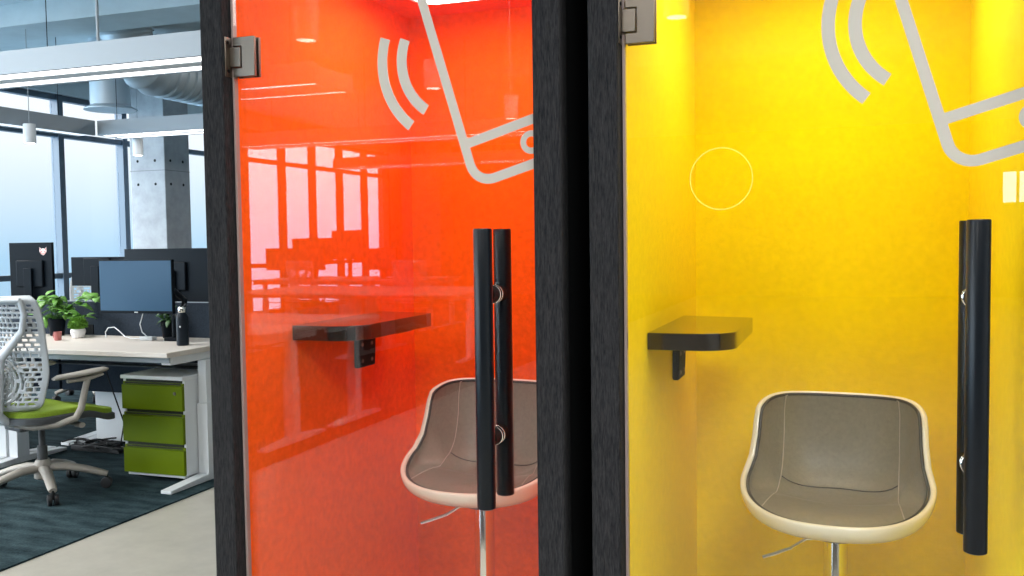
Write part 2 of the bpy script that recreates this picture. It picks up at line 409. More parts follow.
# ------------------------------------------------------------------ bar stools
def make_stool(label, loc, rz):
    t = thing('bar_stool', label, 'stool', loc, rz, 'padded bar stools in the booths')
    # local: front is -Y; heights above the booth floor
    A, BF, BB, G = .231, .225, .205, .11
    def plan(s_):                                     # exponent front / back
        return (2.25, BF) if s_ < 0 else (2.8, BB)
    def zr(y):                                        # rim height at plan y
        if y < 0: return .672 - G + .062 * (1 + y / BF) ** 1.25
        return .734 - G + .010 * smooth01(y / .03) + .125 * smooth01((y - .004) / .080) + .050 * math.sin(PI / 2 * max(0., min(1., (y - .03) / .155))) 
    def rim(u):
        a = 2 * PI * u; c, s_ = math.cos(a), math.sin(a)
        n, b = plan(s_)
        x = A * math.copysign(abs(c) ** (2 / n), c); y = b * math.copysign(abs(s_) ** (2 / n), s_)
        x *= 1 - .075 * smooth01((y + .01) / .06)
        return x, y
    def rad(v): return 1 - (1 - v) ** 1.7
    ZS = .668 - G
    def inner(u, v, ins=.0175):
        x, y = rim(u); z = zr(y) - .004
        l = math.hypot(x, y); q = (l - ins) / l * rad(v)
        e = 4.2 if y < 0 else 3.4
        puff = .016 * math.sin(min(1, v) * PI) ** 2 * smooth01((-y + .06) / .1)
        zz = ZS + (z - ZS) * v ** e + puff
        return (x * q, y * q, zz)
    def outer(u, v):
        x, y = rim(u); z = zr(y); q = rad(v)
        l = math.hypot(x, y)
        q *= (l + .004) / l
        return (x * q, y * q, .610 - G + (z - .610 + G) * v ** 2.6)
    NU = 96
    m = MB()
    vs = [.02 + .98 * j / 22 for j in range(23)]
    rs = [[outer(k / NU, v) for k in range(NU)] for v in vs]
    tops = []
    for ins, dz in ((-.002, .004), (.004, .006), (.009, .004), (.0125, -.004), (.0135, -.010)):
        ring = []
        for k in range(NU):
            x, y = rim(k / NU); l = math.hypot(x, y); q = (l - ins) / l
            ring.append((x * q, y * q, zr(y) + dz))
        tops.append(ring)
    m.rings(rs + tops, True, False)
    m.build('seat_shell', 'shell', t, smooth=60)
    m = MB(); vs = [.02 + .98 * j / 30 for j in range(31)]
    m.rings([[inner(k / NU, v) for k in range(NU)] for v in vs], True, False)
    up = m.build('upholstery', 'leather', t, smooth=70)
    # points on the padding by plan position
    def on(x, y):
        best = None
        lo, hi = 0., 1.
        a = math.atan2(y, x)
        # search u whose rim direction matches
        f = lambda u: math.atan2(rim(u)[1], rim(u)[0])
        us = [k / 720 for k in range(720)]
        u = min(us, key=lambda q: abs(math.remainder(f(q) - a, 2 * PI)))
        rx, ry = rim(u); l = math.hypot(rx, ry) - .0175
        rho = min(1., math.hypot(x, y) / l)
        v = 1 - (1 - rho) ** (1 / 1.7)
        p = inner(u, v); return Vector((p[0], p[1], p[2] + .0012))
    MB().tube([Vector(inner(k / NU, 1, .0155)) + Vector((0, 0, .003)) for k in range(NU)], .0042, 8, loop=True).build('piping', 'piping', up)
    for s in (-1, 1):
        path = [(s * .146, .170 - .115 * i / 14) for i in range(15)] + [(s * (.146 + .02 * (i / 10) ** 1.5), .055 - .195 * i / 10) for i in range(1, 11)]
        MB().tube([on(*p) - Vector((0, .002, 0)) for p in path], .0013, 6).build('side_seam', 'stitch', up)
    MB().tube([on(-.144 + .288 * i / 20, .082 + .030 * math.cos((i / 20 - .5) * PI)) for i in range(21)], .0016, 6).build('back_seam', 'piping', up)
    MB().lathe([(.060, .476), (.068, .482), (.068, .494), (.03, .503)], (0, 0, 0), 28).build('mounting_plate', 'piping', t)
    MB().lathe([(.029, .035), (.029, .474), (.0275, .478), (.0235, .479), (.0235, .482)], (0, 0, 0), 32).build('gas_column', 'chrome', t)
    MB().tube([(-.03, -.01, .470), (-.070, -.02, .468), (-.088, -.03, .456), (-.105, -.04, .446), (-.145, -.06, .432), (-.172, -.07, .424)], [.0045, .0045, .0045, .0045, .0048, .0046], 10).build('height_lever', 'chrome', t)
    MB().lathe([(.20, 0), (.205, .004), (.20, .010), (.14, .022), (.06, .034), (.031, .044), (.031, .05)], (0, 0, 0), 48).build('base', 'chrome', t)
    m = MB().tube([(.15 * math.cos(a), .15 * math.sin(a) - .03, .20) for a in [2 * PI * k / 32 for k in range(32)]], .009, 10, loop=True)
    m.lathe([(.033, .185), (.033, .215)], (0, 0, 0), 20).tube([(0, .03, .20), (0, .118, .20)], .008, 8).tube([(.028, 0, .20), (.145, -.02, .20)], .008, 8).tube([(-.028, 0, .20), (-.145, -.02, .20)], .008, 8)
    m.build('foot_ring', 'chrome', t)
    return t
make_stool('cream and taupe bar stool inside the yellow booth', (-.026, 2.49, .11), math.radians(-4))
make_stool('cream and taupe bar stool inside the orange booth', (-.992, 2.50, .11), math.radians(-2))

# ================================================================== LIGHTS OVERHEAD
def linear_light(name, label, x0, x1, y0, y1, z0=2.6, hgt=.165, along='x', strip='strip', group='linear pendant lights', wires=4, sw=.055, wo=.4):
    """slim rectangular housing with two glowing strips along its underside"""
    t = thing(name, label, 'linear light', ((x0 + x1) / 2, (y0 + y1) / 2, z0), 0, group)
    hx, hy = (x1 - x0) / 2, (y1 - y0) / 2
    m = MB()
    if along == 'x':
        m.box((-hx, -hy, 0), (hx, -hy + .03, hgt)).box((-hx, hy - .03, 0), (hx, hy, hgt)).box((-hx, -hy + .03, .02), (hx, hy - .03, hgt - .03))
        MB().box((-hx + .03, -hy + .05 + 2 * sw, 0), (hx - .03, hy - .05 - 2 * sw, .0195)).build('centre_panel', 'white_metal', t, smooth=0)
        m.box((-hx, -hy + .03, 0.0), (-hx + .03, hy - .03, .02)).box((hx - .03, -hy + .03, 0.0), (hx, hy - .03, .02))
        m.build('housing', 'fixture', t, smooth=0)
        for s in (-1, 1):
            c = s * (hy - .045 - sw)
            MB().box((-hx + .03, c - sw, .003), (hx - .03, c + sw, .019)).build('light_strip', strip, t, smooth=0)
        px = [-hx + wo + (2 * hx - 2 * wo) * i / (wires - 1) for i in range(wires)]
        pts = [(x, 0) for x in px]
    else:
        m.box((-hx, -hy, 0), (-hx + .03, hy, hgt)).box((hx - .03, -hy, 0), (hx, hy, hgt)).box((-hx + .03, -hy, .02), (hx - .03, hy, hgt - .03))
        m.build('housing', 'fixture', t, smooth=0)
        MB().box((-hx + .05, -hy + .03, .004), (hx - .05, hy - .03, .019)).build('light_strip', strip, t, smooth=0)
        pts = [(0, -hy + .4 + (2 * hy - .8) * i / (wires - 1)) for i in range(wires)]
    for x, y in pts:
        MB().tube([(x, y, hgt - .03), (x, y, CEIL - z0)], .0035, 6).build('suspension_wire', 'black', t)
    return t
f1 = linear_light('pendant_light', 'wide grey linear light with two bright strips, above the white desk', -7.95, -3.2, 5.20, 5.68, wires=3, sw=.062)
MB().tube([(.38, .1, .13), (.38, .1, CEIL - 2.6)], .011, 8).build('power_conduit', 'fixture', f1)
linear_light('pendant_light', 'slimmer grey linear light crossing in front of the concrete pillar', -7.98, -3.0, 8.45, 8.85, wires=3, wo=.10)
linear_light('pendant_light', 'grey linear light running beside the windows towards the pillar', -8.24, -8.00, 5.75, 8.44, along='y', strip='strip_soft', wires=3)
linear_light('pendant_light', 'linear light mirrored near the hinge of the orange booth', -8.0, -3.9, -3.10, -2.52, sw=.022, strip='strip_narrow')
linear_light('pendant_light', 'linear light mirrored just above the windows in the orange booth glass', -7.4, -2.55, -6.75, -6.32, sw=.02, strip='strip_narrow')
linear_light('pendant_light', 'lowest thin linear light mirrored above the windows in the orange glass', -8.1, -4.2, -10.3, -9.9, sw=.02, strip='strip_narrow')

def spot(x, y, label, group='cylinder spotlights', z=2.41):
    t = thing('spotlight', label, 'spotlight', (x, y, z), 0, group)
    MB().lathe([(.048, .007), (.050, .0), (.060, 0), (.060, .19), (.058, .195)], (0, 0, 0), 24).build('spot_housing', 'white_metal', t)
    MB().lathe([(.047, .001), (.047, .006)], (0, 0, 0), 20).build('spot_lens', 'spot', t)
    MB().tube([(0, 0, .195), (0, 0, CEIL - z)], .004, 6).build('hanging_rod', 'fixture', t)
spot(-7.86, 7.40, 'white cylinder spotlight hanging in front of the window corner')
spot(-7.86, 8.95, 'white cylinder spotlight hanging close to the concrete pillar')
spot(-2.67, -.42, 'cylinder spotlight mirrored highest in the orange booth glass')
spot(-2.71, -2.10, 'cylinder spotlight mirrored beside the phone sign in the orange glass')
spot(-2.76, -3.83, 'cylinder spotlight mirrored over the phone crossbar in the orange glass')
spot(-.78, -.67, 'cylinder spotlight mirrored by the hinge of the yellow booth')

# unseen area lights added under the ceiling to brighten booths and office
for x, y, pw in ((-2.3, -.4, 160), (.9, -1.6, 170), (-2.0, -3.6, 150), (2.8, 1.0, 130), (-5.6, -.2, 170), (-8.6, 4.6, 190), (-7.0, -2.5, 190), (-5.6, 3.0, 150), (-4.4, 10.8, 110)):
    ld = bpy.data.lights.new('added_ceiling_fill', 'AREA'); ld.shape = 'RECTANGLE'; ld.size = 1.4; ld.size_y = 1.0; ld.energy = pw; ld.color = (1, .985, .96)
    lo = bpy.data.objects.new('added_ceiling_fill', ld); COL.objects.link(lo); lo.location = (x, y, CEIL - .02)
# ducts
def duct():
    t = thing('spiral_duct', 'large ribbed round air duct hung below the ceiling', 'duct', (-7.40, 0, 3.30))
    path, rad_ = [], []
    R_ = .46; L_arc = R_ * PI / 2; d_ = 0.0; yb = 8.30
    steps = (0, .096, .108, .128)
    while yb + d_ < 15.4:
        for k, st_ in enumerate(steps):
            q = d_ + st_
            if q < L_arc:
                a = q / R_; path.append((0, yb + R_ * (1 - math.cos(a)), (CEIL - 3.30 - .0) - R_ * math.sin(a)))
            else: path.append((0, yb + R_ + q - L_arc, CEIL - 3.30 - R_))
            rad_.append(.262 if k < 2 else .286)
        d_ += .14
    MB().tube(path, rad_, 36, up=(1, 0, 0)).build('duct_pipe', 'duct', t)
    for yy in (9.9, 11.2, 12.6, 14.8):
        m = MB().tube([(.288 * math.cos(a), yy, .02 + .288 * math.sin(a)) for a in [2 * PI * k / 36 for k in range(36)]], .012, 6, loop=True)
        m.tube([(0, yy, .30), (0, yy, CEIL - 3.30)], .006, 6)
        m.build('duct_hanger', 'steel', t)
duct()
d = thing('air_diffuser', 'short round air outlet with flared rim under the ceiling', 'air outlet', (-8.24, 8.95, 2.96))
MB().lathe([(.225, .05), (.225, CEIL - 2.96)], (0, 0, 0), 36).build('drop_pipe', 'duct', d)
MB().lathe([(.20, 0), (.30, 0), (.30, .012), (.23, .05), (.20, .05)], (0, 0, 0), 36).build('flared_rim', 'duct', d)
m = MB()
for k in range(3): m.tube([((.05 + .05 * k) * math.cos(a), (.05 + .05 * k) * math.sin(a), .012) for a in [2 * PI * q / 30 for q in range(30)]], .010, 6, loop=True)
m.build('grille', 'fixture', d)

# ================================================================== DESKS
DZ = .775
def desk(name, label, x0, x1, y0, y1, front, group='white sit-stand desks'):
    """front = -1 when the user sits on the -Y side"""
    t = thing(name, label, 'desk', ((x0 + x1) / 2, (y0 + y1) / 2, 0), 0, group)
    hx, hy = (x1 - x0) / 2, (y1 - y0) / 2
    MB().box((-hx, -hy, DZ - .028), (hx, hy, DZ)).build('desk_top', 'wood', t, bevel=.003)
    m = MB().box((-hx + .09, -.03, DZ - .085), (hx - .09, .03, DZ - .029))
    for s in (-1, 1):
        m.box((s * (hx - .06) - .03, -hy + .06, DZ - .075), (s * (hx - .06) + .03, hy - .05, DZ - .029))
    m.build('frame', 'white_metal', t, bevel=.003)
    MB().box((-hx + .03, -hy + .05 , DZ - .062), (hx - .03, -hy + .062, DZ - .029)).build('front_rail', 'fixture', t)
    for s in (-1, 1):
        x = s * (hx - .036)
        l = MB().box((x - .035, -.045, .045), (x + .035, .045, .45)).box((x - .028, -.038, .45), (x + .028, .038, DZ - .076)).build('leg', 'white_metal', t, bevel=.003)
        MB().prism([(-hy + .0, .009), (hy - .02, .009), (hy - .02, .028), (.06, .046), (-.06, .046), (-hy + .0, .028)], 'yz', x - .035, x + .035).build('foot', 'white_metal', l, bevel=.003)
    MB().box((-hx + .2, (-front) * .06 - .05 + .12 * (-front), DZ - .16), (hx - .2, (-front) * .06 + .05 + .12 * (-front), DZ - .155)).build('cable_tray', 'grey_mesh', t)
    return t
D1 = desk('desk', 'pale desk with bottle and potted plants beside the green drawers', -4.92, -3.42, 4.06, 4.79, -1)
desk('desk', 'desk on the far side of the slate screen, facing the bottle desk', -4.92, -3.42, 4.875, 5.605, 1)
desk('desk', 'desk behind the perforated chair, joined end to end with the bottle desk', -6.44, -4.94, 4.06, 4.79, -1)
desk('desk', 'desk under the monitor with the sticker', -6.44, -4.94, 4.875, 5.605, 1)
def screen_panel(label, x0, x1, y):
    t = thing('desk_screen', label, 'desk screen', ((x0 + x1) / 2, y, .40), 0, 'felt desk screens')
    hx = (x1 - x0) / 2
    MB().box((-hx, -.018, 0), (hx, .018, .590)).build('felt_panel', 'felt', t, bevel=.006)
    m = MB().box((-hx, -.006, .5902), (hx, .006, .595))
    m.build('top_piping', 'fixture', t)
    for s_ in (-.55, .55):
        MB().box((s_ * hx * 1.2 - .03, -.060, .325), (s_ * hx * 1.2 + .03, -.0185, .3455)).box((s_ * hx * 1.2 - .03, -.024, .376), (s_ * hx * 1.2 + .03, -.0185, .44)).build('desk_clamp', 'black', t)
    return t
screen_panel('slate felt screen standing behind the bottle and the potted plants', -4.92, -3.42, 4.8325)
screen_panel('slate felt screen below the monitor with the sticker', -6.44, -4.94, 4.8325)

# pedestal ------------------------------------------------------------------
def pedestal(label, loc, rz=0, group=None):
    t = thing('drawer_pedestal', label, 'drawer unit', loc, rz, group)
    w, d_, h = .215, .52, .605          # half width, depth (front at y=0)
    m = MB().box((-w, .0, .04), (-w + .016, d_, h - .022)).box((w - .016, .0, .04), (w, d_, h - .022)).box((-w + .016, d_ - .016, .04), (w - .016, d_, h - .022)).box((-w + .016, .0, .025), (w - .016, d_ - .016, .045))
    m.build('body', 'white_metal', t, bevel=.002)
    MB().box((-w - .002, -.022, h - .0215), (w + .002, d_, h)).build('top_panel', 'white_metal', t, bevel=.003)
    MB().box((-w + .017, .004, .046), (w - .017, d_ - .017, h - .024)).build('drawer_box', 'seam', t)
    for za, zb in ((.410, .572), (.222, .396), (.044, .208)):
        dr = MB().box((-w + .004, -.020, za), (w - .004, .0035, zb - .022)).box((-w + .004, -.008, zb - .0219), (w - .004, .0035, zb - .006)).build('drawer', 'green', t, bevel=.002)
        MB().box((-w + .02, -.0085, zb - .017), (w - .02, -.0081, zb - .008)).build('finger_pull', 'seam', dr)
    MB().lathe([(.009, -.023), (.010, -.0201)], (w - .055, 0, .51), 14, 'y').build('lock', 'steel', t)
    for x in (-.16, .16):
        for y in (.06, .46):
            MB().lathe([(.020, -.012), (.023, -.008), (.023, .008), (.020, .012)], (x, y, .023), 16, 'x').build('caster', 'rubber', t)
    return t
pedestal('white drawer unit with three green drawers under the desk', (-3.713, 4.29, .008))
cab = thing('under_desk_cabinet', 'white cabinet under the far desk with cables at its foot', 'cabinet', (-4.42, 5.02, .008))
MB().box((-.42, 0, .02), (.42, .40, .58)).build('body', 'white_metal', cab, bevel=.004)
MB().box((-.40, .02, 0), (.40, .38, .02)).build('plinth', 'black', cab)
MB().box((-.415, .401, .03), (.415, .415, .57)).build('door', 'white_metal', cab, bevel=.002)

# monitors ------------------------------------------------------------------
def monitor(name, label, loc, rz, w, h, zc, stand='arm', screen=True, group='computer monitors', curve=0.0, arm_dx=.16, tilt=0):
    """origin on the desk; screen faces local -Y, its centre zc above the desk"""
    t = thing(name, label, 'monitor', loc, rz, group)
    hw, hh = w / 2, h / 2
    n = 14
    def row(y0, y1, inset, z0, z1):
        P = []
        for i in range(n + 1):
            u = -1 + 2 * i / n; x = u * (hw - inset); b = -curve * u * u
            P.append([(x, y0 + b, z0), (x, y1 + b, z0), (x, y1 + b, z1), (x, y0 + b, z1)])
        return P
    MB().rings(row(-.012, .012, 0, zc - hh, zc + hh)).build('housing', 'dark_plastic', t, bevel=.002)
    if screen:
        MB().rings(row(-.0135, -.0122, .006, zc - hh + .016, zc + hh - .006)).build('screen', 'screen', t)
        MB().box((-.012, -.0128, zc - hh + .005), (.012, -.0122, zc - hh + .010)).build('maker_mark', 'cable', t)
    bk = MB().box((-.12, .0125, zc - .10), (.12, .032, zc + .10)).build('back_cover', 'dark_plastic', t, bevel=.008)
    if stand == 'arm':
        a = MB().box((-.05, .033, zc - .05), (.05, .045, zc + .05)).tube([(0, .045, zc), (0, .085, zc)], .018, 12)
        a.tube([(0, .085, zc - .005), (arm_dx, .13, zc - .03), (arm_dx + .06, .15, zc - .09), (arm_dx + .035, .155, zc - .17), (arm_dx - .02, .155, zc - .20)], [.016, .017, .018, .018, .016], 12)
        a.lathe([(.016, .02), (.016, zc - .18)], (arm_dx - .02, .155, 0), 16)
        a.box((arm_dx - .065, .11, 0), (arm_dx + .025, .20, .02))
        a.build('monitor_arm', 'dark_plastic', t, bevel=.002)
    else:
        a = MB().box((-.035, .033, .01), (.035, .052, zc + .04)).box((-.10, -.05, 0), (.10, .15, .010))
        a.build('stand', 'dark_plastic', t, bevel=.003)
        MB().tube([(.024 * math.cos(q), .0525, .10 + .024 * math.sin(q)) for q in [2 * PI * k / 20 for k in range(20)]], .003, 6, loop=True).build('stand_ring', 'fixture', t)
    return t
monitor('monitor', 'blue-grey monitor on a black arm above the white charger', (-3.965, 4.465, DZ), math.radians(3), .513, .318, .334)
monitor('monitor', 'broad dark monitor back standing behind the blue-grey monitor', (-4.39, 5.317, DZ), PI + math.radians(-3), .94, .383, .362, stand='stand', curve=.03)
monitor('monitor', 'dark monitor top edge peeking over the pierced chair across the screen', (-5.125, 5.40, DZ), PI, .50, .21, .393, stand='stand')
bm_ = monitor('monitor', 'dark monitor back with a small red and white sticker', (-5.725, 5.365, DZ), PI + math.radians(4), .383, .46, .379, stand='stand')
# sticker: small animal-face emblem
st = MB(); c = (-.115, .546)
face = [(-.026, .026), (-.014, .014), (0, .018), (.014, .014), (.026, .026), (.028, -.004), (.014, -.020), (0, -.028), (-.014, -.020), (-.028, -.004)]
st.prism([(c[0] + x * 1.15, c[1] + z * 1.15) for x, z in face], 'xz', .0122, .0130)
so = st.build('face_sticker', 'sticker_white', bm_, smooth=0)
s2 = MB()
for poly in ([(-.022, .018), (-.013, .010), (-.018, 0)], [(.022, .018), (.013, .010), (.018, 0)], [(-.012, .002), (-.004, -.003), (-.012, -.006)], [(.012, .002), (.004, -.003), (.012, -.006)], [(-.006, -.013), (.006, -.013), (0, -.021)], [(-.020, -.004), (-.016, -.002), (-.008, -.016), (-.012, -.016)], [(.020, -.004), (.016, -.002), (.008, -.016), (.012, -.016)]):
    s2.prism([(c[0] + x * 1.35, c[1] + z * 1.35) for x, z in poly], 'xz', .0130, .0135)
s2.build('sticker_mark', 'sticker_red', so, smooth=0)

# small things on the desk ----------------------------------------------------
b = thing('water_bottle', 'navy insulated bottle with steel cap standing on the pale desk', 'bottle', (-3.597, 4.407, DZ)); b.scale = (.958,) * 3
MB().lathe([(.033, 0), (.036, .004), (.036, .165), (.034, .178), (.024, .192), (.022, .198)], (0, 0, 0), 28).build('bottle_body', 'bottle', b)
cap = MB().lathe([(.021, .198), (.023, .202), (.023, .228), (.020, .233)], (0, 0, 0), 24).build('cap', 'chrome', b)
MB().tube([(.016, 0, .230), (.026, 0, .245), (.034, 0, .250), (.040, 0, .240)], [.006, .006, .006, .005], 8).build('cap_loop', 'bottle', cap)
MB().lathe([(.006, -.0365), (.006, -.0355)], (.012, .0, .115), 12, 'y').build('round_mark', 'cable', b)

def blade_ball(mb, c, r, n, ln, wd):
    for _ in range(n):
        z = random.uniform(-.25, 1); a = random.uniform(0, 2 * PI); q = math.sqrt(max(0, 1 - z * z))
        d_ = Vector((q * math.cos(a), q * math.sin(a), z)); p = Vector(c) + d_ * r * random.uniform(.6, .9)
        o = d_.orthogonal().normalized(); o.rotate(Matrix.Rotation(random.uniform(0, 6.28), 3, d_)); e = p + (d_ + o * random.uniform(-.3, .3)) * ln
        s_ = o.cross(d_) * wd
        mb.bm.faces.new([mb.bm.verts.new(v) for v in (p - s_, p + s_, e)])
p = thing('potted_grass', 'round tuft of bright green grass in a white pot', 'plant', (-4.57, 4.617, DZ)); p.scale = (.958,) * 3
MB().lathe([(.028, 0), (.036, .005), (.047, .035), (.048, .047), (.043, .060), (.040, .061), (.038, .054)], (0, 0, 0), 28).build('pot', 'ceramic', p)
mb = MB(); blade_ball(mb, (0, 0, .082), .056, 1500, .018, .0035)
mb.lathe([(.01, .035), (.038, .056), (.052, .082), (.042, .112), (.01, .126)], (0, 0, 0), 16)
mb.build('grass_tuft', 'moss', p, smooth=0)

def leaf(mb, base, d_, n_, L_, W_):
    d_ = d_.normalized(); s_ = d_.cross(n_).normalized(); n_ = s_.cross(d_)
    pts = []
    for t_, wv in ((0, .05), (.2, .75), (.45, 1.0), (.75, .6), (1, .02)):
        c = base + d_ * L_ * t_ - n_ * L_ * .35 * t_ * t_
        pts.append((c - s_ * W_ * wv + n_ * W_ * .25 * wv, c, c + s_ * W_ * wv + n_ * W_ * .25 * wv))
    for a, c in zip(pts, pts[1:]):
        va = [mb.bm.verts.new(v) for v in a]; vc = [mb.bm.verts.new(v) for v in c]
        mb.bm.faces.new((va[0], va[1], vc[1], vc[0])); mb.bm.faces.new((va[1], va[2], vc[2], vc[1]))
def leafy(name, label, loc, spots, potr, matn, lsz):
    t = thing(name, label, 'plant', loc)
    MB().lathe([(potr * .7, 0), (potr * .78, .005), (potr, .10), (potr * 1.03, .11), (potr * .9, .112), (potr * .85, .10)], (0, 0, 0), 24).build('pot', 'dark_plastic', t)
    MB().lathe([(potr * .86, .09), (potr * .86, .098), (.002, .10)], (0, 0, 0), 20).build('soil', 'soil', t)
    fo, stm = MB(), MB()
    for x, y, z in spots:
        e = Vector((x, y, z)); r0 = Vector((random.uniform(-.02, .02), random.uniform(-.02, .02), .095))
        mid = (r0 + e) / 2 + Vector((0, 0, .05))
        stm.tube([r0, mid, e], [.0025, .002, .0015], 5)
        for _ in range(3):
            d_ = Vector((random.uniform(-1, 1), random.uniform(-1, .4), random.uniform(-.3, .6)))
            leaf(fo, e, d_, Vector((0, -.3, 1)), lsz * random.uniform(.8, 1.2), lsz * .36)
    stm.build('stem', 'leaf_dark', t)
    fo.build('foliage', matn, t, solid=.0008)
    return t
random.seed(11)
leafy('leafy_plant', 'trailing plant with broad light green leaves behind the white pot', (-4.83, 4.705, DZ),
      [(random.uniform(-.14, .22), random.uniform(-.05, .04), random.uniform(.12, .26)) for _ in range(20)] + [(.20, .0, .20), (.28, .0, .24), (.34, .0, .25)], .055, 'leaf', .075)
random.seed(5)
leafy('leafy_plant', 'small dark green plant hidden under the blue-grey monitor', (-3.985, 4.745, DZ),
      [(random.uniform(-.06, .05), random.uniform(-.03, .02), random.uniform(.09, .20)) for _ in range(14)], .04, 'leaf_dark', .05)
c = thing('charger', 'white charger with its looping cable on the desk', 'charger', (-4.004, 4.598, DZ)); c.scale = (.958,) * 3
MB().box((-.055, -.025, 0), (.045, .025, .024)).build('charger_block', 'cable', c, bevel=.006)
MB().tube([(-.05, 0, .012), (-.13, .0, .006), (-.20, .01, .02), (-.25, .02, .05), (-.30, .03, .075), (-.35, .03, .07), (-.375, .03, .04), (-.36, .02, .006)], .0032, 8).build('lead', 'cable', c)
MB().tube([(-.02, .01, .02), (-.06, .01, .05), (-.075, .01, .10), (-.06, .02, .16), (-.055, .02, .21)], .0034, 8).build('monitor_lead', 'cable', c)
mg = thing('mug', 'small dusty pink cup showing past the pierced chair back', 'cup', (-4.575, 4.46, DZ)); mg.scale = (.7,) * 3
MB().lathe([(.026, 0), (.030, .004), (.033, .072), (.035, .076), (.031, .076), (.028, .01)], (0, 0, 0), 24).build('cup_body', 'pink', mg)
MB().tube([(-.031, 0, .06), (-.05, 0, .055), (-.054, 0, .038), (-.046, 0, .02), (-.029, 0, .016)], .004, 8).build('cup_handle', 'pink', mg)

# floor cables
random.seed(3)
pts = []
t = thing('power_strip', 'tangle of black cables around a power strip under the desk', 'power strip', (-4.62, 4.80, .008))
MB().box((-.20, -.03, 0), (.20, .03, .04)).build('socket_bar', 'blackcable', t, bevel=.006)
for k in range(5): MB().box((-.16 + .07 * k, -.018, .0402), (-.12 + .07 * k, .018, .043)).build('socket_face', 'grey_mesh', t)
for k in range(6):
    x, y, z = -.18 + .07 * k, .0, .05
    P = [(x, y, z)]
    for q in range(9):
        P.append((x + random.uniform(-.16, .2), random.uniform(-.10, .16), random.uniform(.012, .07)))
    P2 = []
    for a in range(len(P) - 1):
        for i in range(4): P2.append(Vector(P[a]).lerp(Vector(P[a + 1]), i / 4))
    for _ in range(4): P2 = [P2[0]] + [(P2[i - 1] + P2[i] * 2 + P2[i + 1]) / 4 for i in range(1, len(P2) - 1)] + [P2[-1]]
    MB().tube(P2, .006, 6).build('lead', 'blackcable', t)
MB().tube([(.10, .02, .03), (.17, .02, .06), (.22, 0, .20), (.19, -.05, .40), (.12, -.05, .58)], .005, 6).build('drop_lead', 'blackcable', t)

